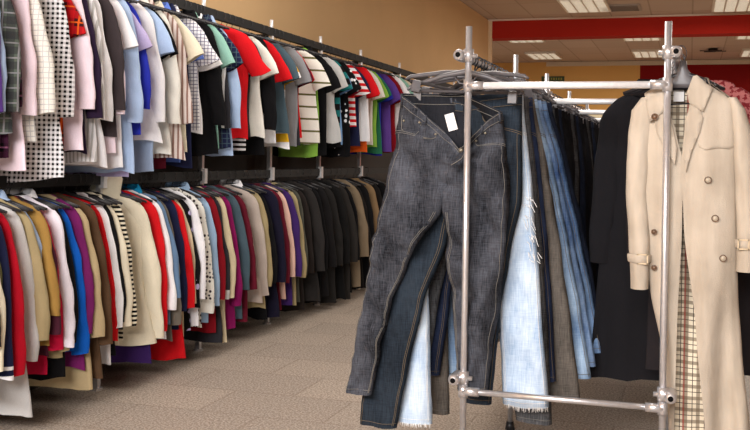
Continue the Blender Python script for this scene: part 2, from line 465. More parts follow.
# shared hanger shape
def hanger_meshes():
    bm = bmesh.new()
    pts = [(.0, 0, -.055)] + [(.0, 0, -.03)] + [(math.cos(a) * .024, 0, math.sin(a) * .024) for a in [R(q) for q in range(-90, 150, 24)]]
    pts = [(0, 0, -.06), (0, 0, -.04)] + [(.026 * math.cos(R(q)), 0, .026 * math.sin(R(q)) + .006) for q in range(-60, 191, 25)]
    tube(bm, pts, .002, 6); hook = bpy.data.meshes.new('hook'); bm.to_mesh(hook); bm.free(); hook.materials.append(M['dark_hook'])
    bm = bmesh.new()
    tube(bm, [(-.185, 0, -.115), (-.1, 0, -.085), (0, 0, -.06), (.1, 0, -.085), (.185, 0, -.115)], [.006, .008, .01, .008, .006], 8)
    tube(bm, [(-.17, 0, -.113), (.17, 0, -.113)], .004, 6)
    body = bpy.data.meshes.new('hanger'); bm.to_mesh(body); bm.free(); body.materials.append(M['black_plastic'])
    for m in (hook, body):
        for p in m.polygons: p.use_smooth = True
    return hook, body
HOOK, HBODY = hanger_meshes()
def place_hanger(x, y, z, rz, label, group):
    o = bpy.data.objects.new('clothes_hanger', HBODY); col.objects.link(o); o.location = (x, y, z); o.rotation_euler = (0, 0, rz)
    h = bpy.data.objects.new('hook', HOOK); col.objects.link(h); h.parent = o
    tag(o, label, 'hanger', group); return o

EDGE = .27
def hang_row(items, railz, ymid, railname, group, near_edge):
    prev = None; prevY = -9
    for i, it in enumerate(items):
        (xe, yh, nm, kind, body, desc) = it[:6]; ex = dict(it[6]) if len(it) > 6 else {}
        lab = ex.pop('lab', None); cat = ex.pop('cat', nm.replace('_', ' ')); rzx = ex.pop('rz', None)
        e = at_X(xe, ymid, RX + EDGE); Y = e.y
        if Y < prevY + .035: Y = prevY + .035
        prevY = Y
        hz = at_X(xe, yh, RX + EDGE - .03).z
        rnd = random.Random(i * 13 + int(railz * 10))
        # hem height measured on the near edge
        Lg = max(.45, railz - .06 - hz + (-.01 if railz < 1.5 else .02))
        if railz > 1.5 and xe > 200 or railz < 1.5: Lg += ((rnd.uniform(-.07, .02) if rzx is None else -.01) if railz > 1.5 else rnd.uniform(-.03, .05))
        ex.setdefault('W', rnd.uniform(.185, .205)); ex['flare'] = ex.get('flare', rnd.uniform(.95, 1.12)) + (.14 if kind == 'long' else .06)
        if kind == 'long': ex.setdefault('Ls', min(.6, max(.4, Lg * rnd.uniform(.68, .86))))
        g = make_garment(nm, Lg, kind, body, sd=i * 1.7 + railz * 31, **ex)
        rz = R(rnd.uniform(-3, 15)) if rzx is None else R(rzx)
        g.location = (RX + rnd.uniform(-.02, .012), Y - .22 * math.sin(rz), railz - .06); g.rotation_euler = (R(rnd.uniform(-1.0, 1.0)), R(rnd.uniform(-1.5, 1.5)), rz)
        if not lab:
            lab = desc + ' on the ' + railname + (', just behind the ' + prev if prev else ', nearest the left edge')
        tag(g, lab, cat, group); prev = desc
        place_hanger(RX, Y - .22 * math.sin(rz), railz + .0, rz, 'black hanger with dark hook, hidden in clothes on the ' + railname, 'black hangers on the ' + railname)

T = 't_shirt'; S = 'shirt'; CD = 'cardigan'; SW = 'sweater'; BL = 'blouse'; JK = 'jacket'
upper = [
 (-14, 150, S, 'long', 'lavender', 'lavender shirt', dict(collar='lavender')),
 (-5, 160, S, 'long', 'charcoal', 'charcoal shirt'),
 (1, 150, S, 'long', 'purple', 'purple shirt'),
 (6, 152, S, 'long', 'paleblue', 'pale blue shirt', dict(W=.17)),
 (17, 128, S, 'long', ('plaid', 'charcoal', (84, 92, 82), .06, 'grey'), 'charcoal plaid shirt', dict(collar='charcoal', rz=18, W=.21)),
 (26, 150, S, 'long', ('plaid', (70, 30, 56), 'black', .07, (130, 80, 110)), 'plum and black plaid shirt', dict(W=.19)),
 (37, 165, S, 'long', 'palepink', 'pale pink shirt', dict(placket='palepink')),
 (46, 138, S, 'long', ('window', 'lightgrey', 'offwhite', .022), 'faintly checked white shirt', dict(out=.01)),
 (70, 178, S, 'long', ('gingham', 'black', 'white', .021), 'black and white gingham shirt', dict(W=.21, flare=1.1, collar=('gingham', 'black', 'white', .021), out=.0, rz=20)),
 (84, 150, S, 'short', ('plaid', 'red', (60, 20, 24), .07, 'orange'), 'red plaid shirt'),
 (90, 150, S, 'long', 'palepink', 'blush white shirt'),
 (97, 148, CD, 'long', (44, 30, 54), 'dark aubergine cardigan'),
 (104, 160, S, 'long', ('vstripe', 'lightgrey', 'white', .02), 'white shirt with grey pinstripes'),
 (113, 160, BL, 'long', 'white', 'plain white blouse', dict(flare=1.2, rz=18)),
 (121, 134, S, 'long', (60, 52, 54), 'dark taupe shirt'),
 (128, 152, S, 'long', 'palepink', 'pinkish white shirt'),
 (133, 163, BL, 'short', 'white', 'bright white blouse', dict(flare=1.2)),
 (141, 168, S, 'long', 'paleblue', 'pale blue shirt', dict(collar='paleblue')),
 (147, 172, S, 'short', 'lavender', 'lavender shirt'),
 (151, 130, S, 'long', 'royal', 'royal blue shirt'),
 (166, 136, S, 'long', 'white', 'long white shirt', dict(rz=20, flare=1.25, placket='white')),
 (172, 168, S, 'short', 'paleblue', 'pale blue short-sleeved shirt'),
 (177, 120, T, 'short', 'black', 'black top', dict(W=0.165)),
 (181, 152, S, 'long', 'offwhite', 'off-white shirt'),
 (189, 157, S, 'long', ('vstripe', (140, 110, 100), (214, 200, 194), .025), 'brown and white striped shirt', dict(rz=18, flare=1.2)),
 (193, 165, T, 'short', 'maroon', 'maroon top', dict(W=0.16)),
 (196, 150, S, 'short', 'cream', 'cream short-sleeved shirt', dict(out=.01)),
 (202, 165, S, 'short', (92, 120, 200), 'cornflower blue shirt', dict(W=0.165)),
 (206, 165, S, 'none', 'navy', 'navy vest top', dict(W=0.165)),
 (213, 128, S, 'short', ('window', (70, 70, 110), 'white', .02), 'navy windowpane checked white shirt', dict(out=.02, rz=20)),
 (220, 130, T, 'short', 'white', 'plain white t-shirt', dict(out=.015, rz=20)),
 (226, 160, S, 'long', 'black', 'black shirt', dict(W=0.17)),
 (231, 152, S, 'short', 'mint', 'mint green shirt'),
 (236, 150, S, 'long', ('vstripe', 'white', 'charcoal', .05), 'charcoal and white striped shirt', dict(W=0.165)),
 (238, 150, S, 'short', ('window', 'slate', 'navy', .03), 'dark navy checked shirt', dict(W=.17)),
 (242, 150, S, 'long', 'paleblue', 'pale blue shirt', dict(W=.165)),
 (259, 138, T, 'short', 'red', 'bright red t-shirt', dict(out=.03, flare=.95, rz=26, W=.22)),
 (263, 150, T, 'short', ('hstripe', 'white', 'black', .03), 'black and white striped t-shirt', dict(cat='t-shirt', W=0.17)),
 (266, 140, T, 'short', 'charcoal', 'charcoal t-shirt', dict(W=0.17)),
 (272, 132, T, 'short', 'offwhite', 'off-white t-shirt', dict(flare=1.1)),
 (278, 155, CD, 'long', 'black', 'black cardigan'),
 (290, 140, T, 'short', 'white', 'white t-shirt with red sleeves', dict(rz=20, sleeves='red')),
 (297, 130, T, 'short', 'slate', 'slate blue t-shirt', dict(W=0.17)),
 (301, 150, T, 'short', ('hstripe', 'yellow', 'white', .12), 'white t-shirt with yellow bands', dict(W=0.165)),
 (307, 152, T, 'short', 'grey', 'grey t-shirt'),
 (312, 150, T, 'short', 'charcoal', 'charcoal t-shirt', dict(sleeves='maroon')),
 (315, 140, T, 'short', 'red', 'red t-shirt', dict(W=0.165)),
 (328, 142, T, 'short', ('hstripe', 'olive', 'offwhite', .09, .16), 'cream t-shirt with thin olive stripes', dict(rz=24, W=.215, out=.01, flare=1.15)),
 (332, 158, T, 'none', 'lime', 'lime green vest', dict(W=0.15)),
 (338, 155, 'polo_shirt', 'short', 'black', 'black polo shirt', dict(collar='black')),
 (347, 142, T, 'short', 'lightgrey', 'pale grey t-shirt', dict(rz=20, flare=1.15)),
 (351, 150, T, 'short', ('hstripe', 'teal', 'black', .1), 'black t-shirt with teal bands', dict(W=0.165)),
 (355, 150, T, 'short', 'skyblue', 'sky blue t-shirt', dict(W=0.165)),
 (358, 158, T, 'short', ('dots', 'white', 'black', .05), 'black t-shirt with white dots'),
 (362, 152, T, 'short', 'darkred', 'dark red t-shirt', dict(W=0.165)),
 (368, 130, T, 'short', ('hstripe', 'white', 'red', .05), 'red and white striped t-shirt', dict(out=.015)),
 (372, 152, T, 'short', 'navy', 'navy t-shirt', dict(W=0.17)),
 (376, 146, T, 'short', 'white', 'white t-shirt', dict(sleeves='red')),
 (380, 156, T, 'short', 'orange', 'orange t-shirt', dict(W=0.16)),
 (384, 148, T, 'short', 'offwhite', 'off-white t-shirt'),
 (389, 146, T, 'short', 'lime', 'lime green t-shirt', dict(W=0.165)),
 (392, 150, T, 'short', 'green', 'dark green t-shirt', dict(W=0.16)),
 (396, 155, T, 'short', 'royal', 'royal blue t-shirt', dict(W=0.165)),
 (400, 150, T, 'short', 'purple', 'purple t-shirt'),
 (404, 150, T, 'short', 'darkred', 'crimson t-shirt'),
 (408, 146, T, 'short', 'white', 'white t-shirt'),
 (414, 146, T, 'short', 'mint', 'pale green t-shirt'),
 (419, 146, T, 'short', 'cream', 'cream t-shirt'),
 (425, 146, T, 'short', 'charcoal', 'charcoal t-shirt'),
]
hang_row(upper, UZ, 75, 'upper rail', 'tops hung along the upper rail', 0)
lower = [
 (-14, 360, SW, 'long', 'maroon', 'maroon sweater'),
 (-6, 380, CD, 'long', 'charcoal', 'charcoal cardigan'),
 (2, 370, CD, 'long', ('bands', 'khaki', 'cream', -.82, -1.0, .04), 'cream cardigan with tan hem stripes', dict(Ls=.62)),
 (8, 352, SW, 'long', 'olive', 'olive green top'),
 (13, 350, SW, 'long', ('bands', 'white', 'navy', -.66, -.78, .045), 'navy sweater with white-striped cuffs', dict(Ls=.66)),
 (25, 345, SW, 'long', (176, 16, 36), 'crimson sweater', dict(Ls=.66)),
 (40, 414, CD, 'long', 'lightgrey', 'long pale grey cardigan', dict(flare=1.3, Ls=.62, rz=14)),
 (42, 350, SW, 'long', 'khaki', 'khaki cardigan'),
 (44, 350, S, 'long', 'paleblue', 'pale blue shirt'),
 (49, 356, JK, 'long', 'mustard', 'mustard brown jacket'),
 (53, 352, SW, 'long', (70, 30, 44), 'dark wine sweater'),
 (57, 365, T, 'long', (190, 20, 60), 'raspberry top'),
 (63, 342, CD, 'long', (226, 218, 226), 'lilac white cardigan', dict(Ls=.6)),
 (68, 348, CD, 'long', 'khaki', 'sandy beige cardigan', dict(Ls=.62)),
 (80, 377, JK, 'long', 'black', 'black jacket', dict(rz=15, flare=1.15, collar='white')),
 (87, 352, SW, 'long', 'cobalt', 'cobalt blue sweater', dict(Ls=.66)),
 (93, 368, SW, 'long', (110, 30, 90), 'magenta purple sweater'),
 (97, 380, CD, 'long', 'tan', 'tan cardigan'),
 (108, 368, JK, 'long', 'brown', 'dark brown jacket', dict(rz=15, flare=1.1, Ls=.66)),
 (121, 340, SW, 'long', 'red', 'bright red sweater', dict(rz=18, Ls=.64, out=.01)),
 (124, 358, T, 'long', 'white', 'white top', dict(W=.165)),
 (126, 350, CD, 'long', 'black', 'black cardigan', dict(W=.165)),
 (129, 352, CD, 'long', 'cream', 'pale cream cardigan', dict(W=.165)),
 (134, 345, SW, 'long', ('hstripe', 'cream', 'black', .022), 'black and cream striped sweater', dict(W=.175)),
 (158, 338, 'hooded_sweater', 'long', 'cream', 'cream hooded sweater', dict(hood='cream', flare=1.1, thick=.034, Ls=.7, out=.005, rz=18, W=.21, hemband='cream', cat='hoodie')),
 (158, 369, T, 'long', 'darkpurple', 'dark purple top', dict(W=.15, flare=1.2, Ls=.5)),
 (168, 335, CD, 'long', 'red', 'red cardigan', dict(rz=14, placket='black', Ls=.66)),
 (172, 330, CD, 'long', 'white', 'white cardigan'),
 (175, 330, JK, 'long', 'denim', 'denim blue jacket', dict(collar='turquoise')),
 (181, 340, SW, 'long', 'greybrown', 'grey brown sweater', dict(Ls=.68)),
 (189, 330, CD, 'long', 'navy', 'navy cardigan', dict(Ls=.6)),
 (193, 352, T, 'long', 'red', 'vivid red top'),
 (196, 340, CD, 'long', 'beige', 'beige cardigan', dict(placket='red')),
 (200, 330, T, 'long', ('dots', 'lavender', 'black', .05), 'black top with lilac dots'),
 (204, 325, CD, 'long', 'white', 'ivory cardigan'),
 (214, 328, CD, 'long', ('dots', (60, 50, 54), 'offwhite', .024), 'white cardigan with small dark pattern', dict(Ls=.64, cuff='offwhite', placket='black', out=.005)),
 (222, 315, S, 'long', (150, 176, 204), 'light blue shirt', dict(Ls=.62)),
 (227, 330, SW, 'long', 'darkred', 'dark red sweater'),
 (231, 340, JK, 'long', 'charcoal', 'charcoal jacket', dict(cuff='lightgrey')),
 (235, 335, CD, 'long', 'beige', 'beige cardigan'),
 (242, 322, SW, 'long', 'magenta', 'magenta sweater', dict(Ls=.66)),
 (249, 315, SW, 'long', 'slate', 'slate green sweater'),
 (254, 320, SW, 'long', 'maroon', 'maroon sweater'),
 (268, 299, CD, 'long', (184, 170, 160), 'heather beige cardigan', dict(flare=1.15, Ls=.66, rz=16)),
 (273, 310, CD, 'long', 'khaki', 'khaki cardigan', dict(collar='white')),
 (277, 310, SW, 'long', 'black', 'black sweater'),
 (284, 318, CD, 'long', (24, 22, 40), 'blue-black cardigan', dict(placket='white')),
 (289, 310, SW, 'long', 'maroon', 'wine red sweater'),
 (294, 300, CD, 'long', (214, 176, 160), 'pale pink cardigan'),
 (299, 300, SW, 'long', 'darkpurple', 'deep purple sweater'),
 (303, 308, CD, 'long', 'khaki', 'olive tan cardigan'),
 (308, 302, JK, 'long', (74, 74, 66), 'grey green jacket'),
 (314, 304, CD, 'long', (38, 32, 30), 'dark umber cardigan'),
 (321, 302, JK, 'long', (42, 39, 38), 'charcoal brown jacket'),
 (327, 302, JK, 'long', 'black', 'black jacket'),
 (334, 300, JK, 'long', (24, 22, 23), 'soft black jacket'),
 (341, 298, JK, 'long', (34, 32, 31), 'dark grey jacket'),
 (348, 296, JK, 'long', (20, 19, 19), 'plain black jacket'),
 (354, 294, JK, 'long', (40, 37, 35), 'smoky grey jacket'),
 (359, 292, JK, 'long', 'black', 'black coat'),
 (365, 285, JK, 'long', (122, 106, 86), 'taupe jacket'),
 (370, 290, JK, 'long', (28, 25, 24), 'dark jacket'),
 (375, 286, JK, 'long', 'black', 'black blazer'),
 (381, 280, JK, 'long', (128, 104, 76), 'camel jacket'),
 (387, 284, JK, 'long', (26, 23, 22), 'brown black jacket'),
 (393, 284, JK, 'long', 'black', 'black fleece'),
]
hang_row(lower, LZ, 260, 'lower rail', 'knitwear and jackets hung along the lower rail', 0)

# ------------------------------------------------------------------ front chrome rack
PXL, PXR = -.742, -.075
PY = [3.42, 4.40, 5.40, 6.45, 7.6]
TOPZ, BOTZ, RAILZ = 1.448, .385, 1.552
rack = empty('chrome_rack', (-.41, 3.42, 0)); tag(rack, 'chrome tube clothes rack with square frames, in front, holding jeans and coats', 'clothes rack')
def rl(v): return Vector(v) - Vector((-.41, 3.42, 0))
for i, y in enumerate(PY):
    for X in (PXL, PXR):
        bm = bmesh.new(); tube(bm, [rl((X, y, .03)), rl((X, y, 1.655 if i < 3 else 1.63))], .0115, 16)
        po = link('post', bm, M['chrome'], rack)
        bm = bmesh.new(); tube(bm, [rl((X, y, 0)), rl((X, y, .035))], [.022, .016], 12); link('rubber_foot', bm, M['black_plastic'], po)
    for z, nm in ((TOPZ, 'top_crossbar'), (BOTZ, 'bottom_crossbar')):
        bm = bmesh.new(); tube(bm, [rl((PXL, y - .002, z)), rl((PXR, y - .002, z))], .0125 if z > 1 else .0105, 14); cb = link(nm, bm, M['white_steel'] if z > 1 else M['chrome'], rack)
        for X, s in ((PXL, 1), (PXR, -1)):
            bm = bmesh.new(); tube(bm, [rl((X - s * .002, y - .002, z)), rl((X + s * .055, y - .002, z))], .0155, 14)
            tube(bm, [rl((X, y, z - .022)), rl((X, y, z + .022))], .0165, 14)
            link('sleeve_joint', bm, M['chrome'], cb)
for X, s in ((PXL, -1), (PXR, 1)):
    xo = X + s * .026
    for z, nm in ((RAILZ, 'hanging_rail'), (.43, 'lower_side_rail')):
        bm = bmesh.new(); tube(bm, [rl((xo, 3.37, z)), rl((xo, PY[-1] + .05, z))], .0125, 14); hr = link(nm, bm, M['chrome'], rack)
        for y in PY:
            bm = bmesh.new()
            tube(bm, [rl((xo, y - .055, z)), rl((xo, y - .04, z)), rl((xo, y + .03, z)), rl((xo, y + .045, z))], [.016, .02, .02, .016], 16)
            tube(bm, [rl((X, y, z - .02)), rl((X, y, z + .024))], .0185, 14)
            tube(bm, [rl((X - s * .03, y, z)), rl((xo, y, z))], .008, 10)
            cl = link('clamp', bm, M['chrome'], hr)
            if y == PY[0]:
                bm = bmesh.new(); tube(bm, [rl((xo, y - .0575, z)), rl((xo, y - .054, z))], .009, 14); link('tube_opening', bm, M['hole'], cl)

# ------------------------------------------------------------------ trousers
def make_trousers(nm, mat, kL, kR, thick, sd, droop=.0, tilt=0., detail=0, mth=None, gap_z=None, amp=.012, band=True):
    """kL/kR: lists (z, outer_x, inner_x) top to hem, local x, z measured down from the waist (0)"""
    root = empty(nm)
    zc = gap_z
    Lh = {-1: -kL[-1][0], 1: -kR[-1][0]}
    def front(side, q, z, back=False):
        keys = kL if side < 0 else kR
        o, i = keyed(keys, z)
        x = lerp(i, o, q)
        wleg = smooth((zc + .05 - z) / .1)
        yf = (max(0, 1 - q * q)) ** .45; yl = (max(0, 1 - (2 * q - 1) ** 2)) ** .45
        th = thick * lerp(.55, 1, smooth(-z / .2)) 
        y = th * lerp(yf, yl, wleg)
        t = smooth(-z / .3)
        f = nz(x * 13, z * 3.2, sd) * amp * (.5 + t) + nz(x * 7 + z * 9, z * 6, sd + 5) * amp * .9 + (abs(nz(x * 14 + z * 10, z * 9 - x * 8, sd + 3)) - .2) * amp * 1.1
        if not back: z2 = z - droop * (1 - q) ** 1.15 * (max(0, 1 + z / .36) ** 1.3 if z > -.36 else 0)
        else: z2 = z
        if tilt and side > 0 and z > -.4: z2 -= tilt * q * (1 + z / .4)
        zz = z2 + (nz(x * 12, sd * 2, side) * .006 if z < keys[-1][0] + .02 else 0)
        return Vector((x, (y if back else -y) + f, zz))
    for side in (-1, 1):
        bm = bmesh.new()
        n = 14; nzr = 46; Lg = Lh[side]
        grid = []
        for j in range(nzr + 1):
            z = -Lg * (j / nzr) ** 1.0
            row = [front(side, q / n, z) for q in range(n + 1)] + [front(side, 1 - q / n, z, True) for q in range(1, n + 1)]
            grid.append([bm.verts.new(p) for p in row])
        m = len(grid[0])
        for j in range(nzr):
            z = -Lg * (j + .5) / nzr
            for k in range(m):
                if k == m - 1 and z > zc + .03: continue
                a, b_ = grid[j][k], grid[j][(k + 1) % m]; c, d = grid[j + 1][(k + 1) % m], grid[j + 1][k]
                f_ = bm.faces.new((a, b_, c, d))
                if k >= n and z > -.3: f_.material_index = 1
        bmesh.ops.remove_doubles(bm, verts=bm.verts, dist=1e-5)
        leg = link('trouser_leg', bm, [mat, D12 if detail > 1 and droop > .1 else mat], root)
        if band:
            # waistband strip standing slightly proud
            bm = bmesh.new(); rs = []
            for z in (.002, -.036):
                row = [front(side, q / n, z) + Vector((0, -.0035, 0)) for q in range(n + 1)] + [front(side, 1 - q / n, z, True) + Vector((0, .0035, 0)) for q in range(0, n + 1)]
                rs.append(row)
            loft(bm, rs, False); link('waistband', bm, mat, root)
        if detail:
            mt = mth
            def seam(pts, r=.0009, nm_='stitching'):
                bm = bmesh.new(); tube(bm, [p + Vector((0, -.0022, 0)) for p in pts], r, 5, True); link(nm_, bm, mt, leg)
            if detail > 1:
                # waistband edges
                for zz in (-.005, -.034): seam([front(side, q / 24, zz) + Vector((0, -.004, 0)) for q in range(25)])
                # curved front pocket, double row
                for dd in (0, .008):
                    seam([front(side, 1 - .62 * (1 - math.cos(a)) , -.038 - (.095 + dd) * math.sin(a)) if False else front(side, lerp(.36, 1, smooth(a / 1.57)) , -.038 - (.1 + dd) * (a / 1.57) ** .45) for a in [1.57 * q / 24 for q in range(25)]])
                # fly stitching
            if detail > 1:
                for q0 in (.93, ): seam([front(side, q0, -.14 - (Lg - .15) * j / 60) for j in range(61)])
                seam([front(side, .07, zc - .02 - (Lg + zc - .03) * j / 50) for j in range(51)])
                seam([front(side, .1, zc - .02 - (Lg + zc - .03) * j / 50) for j in range(51)])
            for hz in (.018,): seam([front(side, .02 + .96 * q / 20, -Lg + hz) for q in range(21)])
    root['_'] = 0; del root['_']
    return root, front

# jeans hanger: long-armed clip hanger
def clip_hanger_meshes():
    bm = bmesh.new()
    pts = [(0, 0, -.05), (0, 0, -.03)] + [(.021 * math.cos(R(q)), 0, .021 * math.sin(R(q)) + .003) for q in range(-70, 200, 22)]
    tube(bm, pts, .003, 6)
    hook = bpy.data.meshes.new('hook'); bm.to_mesh(hook); bm.free(); hook.materials.append(M['black_plastic'])
    bm = bmesh.new()
    tube(bm, [(-.215, 0, -.118), (-.2, 0, -.105), (-.08, 0, -.064), (0, 0, -.048), (.08, 0, -.064), (.2, 0, -.105), (.215, 0, -.118)], [.005, .0075, .009, .011, .009, .0075, .005], 8)
    tube(bm, [(-.2, 0, -.12), (.2, 0, -.12)], .0055, 8)
    tube(bm, [(-.05, 0, -.056), (-.02, 0, -.09), (.02, 0, -.09), (.05, 0, -.056)], .0035, 6)
    body = bpy.data.meshes.new('hanger'); bm.to_mesh(body); bm.free(); body.materials.append(M['grey_plastic'])
    bm = bmesh.new()
    box(bm, (0, -.006, -.135), (.03, .006, .04)); box(bm, (0, .006, -.135), (.03, .006, .04)); tube(bm, [(-.012, 0, -.12), (.012, 0, -.12)], .008, 8)
    clip = bpy.data.meshes.new('clip'); bm.to_mesh(clip); bm.free(); clip.materials.append(M['grey_plastic'])
    for m in (hook, body):
        for p in m.polygons: p.use_smooth = True
    return hook, body, clip
CHOOK, CBODY, CCLIP = clip_hanger_meshes()
JX = PXL - .026
def jeans_hanger(y, rz, ry, label):
    o = bpy.data.objects.new('clip_hanger', CBODY); col.objects.link(o); o.location = (JX, y, RAILZ + .0); o.rotation_euler = (0, ry, rz)
    h = bpy.data.objects.new('hook', CHOOK); col.objects.link(h); h.parent = o; h.rotation_euler = (0, 0, 0)
    for s in (-1, 1):
        c = bpy.data.objects.new('clip', CCLIP); col.objects.link(c); c.parent = o; c.location = (s * .175, 0, 0)
    tag(o, label, 'hanger', 'grey clip hangers on the chrome rack'); return o

WZ = 1.425  # waist height
D1 = denim('washed_black', (20, 21, 26), (84, 86, 94), .7, .75)
D2 = denim('dark_teal', (16, 20, 27), (50, 60, 71), .5, .6)
D3 = denim('pale_blue', (142, 168, 200), (218, 230, 240), .9, .5)
D4 = denim('navy', (20, 25, 42), (50, 62, 92), .6, .5)
D5 = denim('brown_grey', (70, 66, 62), (122, 114, 106), .5, .7)
D6 = denim('light_blue', (86, 116, 156), (168, 192, 216), .9, .5)
D7 = denim('mid_blue', (52, 80, 124), (126, 154, 190), .9, .5)
D8 = denim('dark_indigo', (18, 22, 34), (42, 50, 70), .5, .5)
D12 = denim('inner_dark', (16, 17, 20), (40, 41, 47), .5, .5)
D9 = denim('black_cotton', (14, 13, 15), (40, 38, 42), .5, .3)
D10 = denim('faded_blue', (66, 98, 152), (158, 186, 222), 1.0, .5)
D11 = denim('charcoal_wool', (44, 44, 46), (90, 90, 92), .5, 1.2)

def K(Y, pts):
    """pts: list of (y_px, outer_px, inner_px) -> keys (z, outer_x, inner_x) local to (JX, WZ)"""
    out = []
    for (py, o, i) in pts:
        a = at_Y(o, py, Y); b_ = at_Y(i, py, Y); out.append((min(0, a.z - WZ) if out else 0.0, a.x - JX, b_.x - JX))
    return out
# front pair
Y = 3.50
j1, fr1 = make_trousers('jeans', D1,
    K(Y, [(96, 402, 462), (140, 396, 455), (180, 388, 448), (208, 383, 442), (240, 375, 421), (260, 370, 408), (300, 361, 391), (345, 353, 380), (392, 346, 371)]),
    K(Y, [(100, 503, 462), (140, 505, 455), (180, 509, 448), (208, 510, 443), (240, 507, 446), (260, 505, 449), (300, 499, 452), (345, 493, 455), (392, 488, 457)]),
    .042, 3.3, droop=.2, tilt=.065, detail=2, mth=M['thread'], gap_z=at_Y(440, 206, Y).z - WZ, amp=.046)
j1.location = (JX, Y, WZ)
tag(j1, 'washed black jeans with sagging open waist, frontmost on the chrome rack', 'jeans', 'jeans hung on the left side of the chrome rack')
for zz_, sd_ in ((-.036, -1), (-.036, 1), (-.006, -1), (-.006, 1)):
    bm = bmesh.new(); tube(bm, [fr1(sd_, q / 20, zz_, True) + Vector((0, -.004, 0)) for q in range(20)], .0012, 5); link('inside_waist_stitching', bm, M['thread'], j1)
# details of the front pair
def studs(front, root, items, r=.006, mat=M['brass'], nm='rivet'):
    for (s, q, z) in items:
        p = front(s, q, z); bm = bmesh.new(); tube(bm, [p + Vector((0, -.001, 0)), p + Vector((0, -.006, 0))], [r, r * .8], 12); link(nm, bm, mat, root)
studs(fr1, j1, [(-1, .62, -.05), (-1, .88, -.085), (-1, .38, -.05), (1, .38, -.05), (1, .62, -.05)], .0045)
studs(fr1, j1, [(1, .03, -.018)], .009, nm='button')
for s, q in ((-1, .55), (-1, .95), (1, .55), (1, .95), (1, .2)):
    bm = bmesh.new(); tube(bm, [fr1(s, q, .004) + Vector((0, -.006, 0)), fr1(s, q, -.02) + Vector((0, -.011, 0)), fr1(s, q, -.042) + Vector((0, -.006, 0))], .0045, 6); link('belt_loop', bm, D1, j1)
# coin pocket + fly + label
bm = bmesh.new(); pts = [fr1(-1, lerp(.6, .92, a), b_) + Vector((0, -.003, 0)) for a, b_ in [(0, -.045), (0, -.085), (.1, -.105), (.9, -.12), (1, -.1), (1, -.07)]]
tube(bm, pts, .0012, 5); link('coin_pocket_seam', bm, M['thread'], j1)
bm = bmesh.new(); pts = [fr1(1, .22, z) + Vector((0, -.003, 0)) for z in [-.04 - .01 * k for k in range(10)]] + [fr1(1, .22 - .2 * k / 6, -.14 - .025 * math.sin(k / 6 * 1.57)) + Vector((0, -.003, 0)) for k in range(7)]
tube(bm, pts, .0013, 5); link('fly_stitching', bm, M['thread'], j1)
bm = bmesh.new(); pa = fr1(-1, .12, -.1, True); box(bm, (pa.x, pa.y - .016, pa.z), (.034, .002, .062), rot=Matrix.Rotation(R(-16), 3, 'Y')); link('care_label', bm, M['label'], j1, False)
jeans_hanger(Y, R(-3), R(2), 'dark grey clip hanger holding the frontmost washed black jeans')

def auto(Y, wl, wr, lo, li, ri, ro, hl, hr):
    """waist px left/right edges, hem px outer/inner per leg, hem py left/right"""
    mid = (wl + wr) / 2
    def side(w, o, i, h):
        z0 = at_Y(w, 100, Y); out = [(0, at_Y(w, 100, Y).x - JX, at_Y(mid, 100, Y).x - JX)]
        for t in (.25, .32, .5, .75, 1):
            py = lerp(105, h, t); tt = t ** .9
            mo = lerp(w, o, tt) + (6 if o > w else -6) * math.sin(t * 3.14) * .5; mi = lerp(mid, i, max(0, (t - .24) / .76) ** .8)
            a = at_Y(mo, py, Y); b_ = at_Y(mi, py, Y); out.append((a.z - WZ, a.x - JX, b_.x - JX))
        return out
    kl, kr = side(wl, lo, li, hl), side(wr, ro, ri, hr)
    return kl, kr, (kl[2][0] + kr[2][0]) / 2
KEYS = {
 0: ([(100, 404, 464), (200, 385, 455), (240, 379, 447), (300, 371, 424), (360, 365, 409), (424, 360, 397)], [(100, 522, 464), (200, 522, 455), (250, 511, 458), (320, 499, 462), (404, 492, 464)]),
 1: ([(100, 410, 467), (200, 414, 442), (280, 408, 429), (350, 400, 430), (420, 394, 432)], [(100, 523, 467), (205, 534, 478), (300, 541, 498), (408, 549, 503)]),
 4: ([(100, 418, 476), (200, 420, 462), (300, 423, 447), (412, 428, 449)], None),
}
specs = [ # Y, waist l/r, L outer, L inner, R inner, R outer, hem yL, hem yR, mat, thread, label
 (3.565, 404, 522, 360, 402, 462, 498, 424, 404, D2, 'thread_gold', 'dark teal blue jeans directly behind the frontmost washed black pair'),
 (3.625, 410, 524, 393, 432, 503, 549, 420, 408, D3, 'label', 'pale bleached blue jeans with frayed thigh and hems'),
 (3.68, 410, 528, 396, 424, 516, 552, 385, 424, D11, 'thread', 'charcoal wool trousers with hem showing below the pale bleached jeans'),
 (3.74, 414, 532, 400, 440, 528, 556, 372, 382, D4, 'thread_gold', 'navy jeans just behind the pale bleached jeans'),
 (3.80, 418, 534, 425, 455, 546, 580, 395, 400, D5, 'thread', 'brown-grey cotton trousers between navy and light blue jeans'),
 (3.87, 422, 537, 430, 460, 562, 591, 375, 379, D6, 'thread_gold', 'light blue faded jeans just behind the brown-grey trousers'),
 (3.94, 426, 541, 430, 470, 572, 596, 380, 366, D10, 'thread_gold', 'faded mid-blue jeans behind the light blue pair'),
 (4.00, 430, 546, 430, 470, 578, 602, 380, 352, D7, 'thread_gold', 'blue jeans with widest right leg, before the dark indigo pair'),
 (4.07, 434, 551, 435, 475, 585, 604, 380, 338, D8, 'thread', 'dark indigo jeans, last of the blue pairs on the rack'),
]
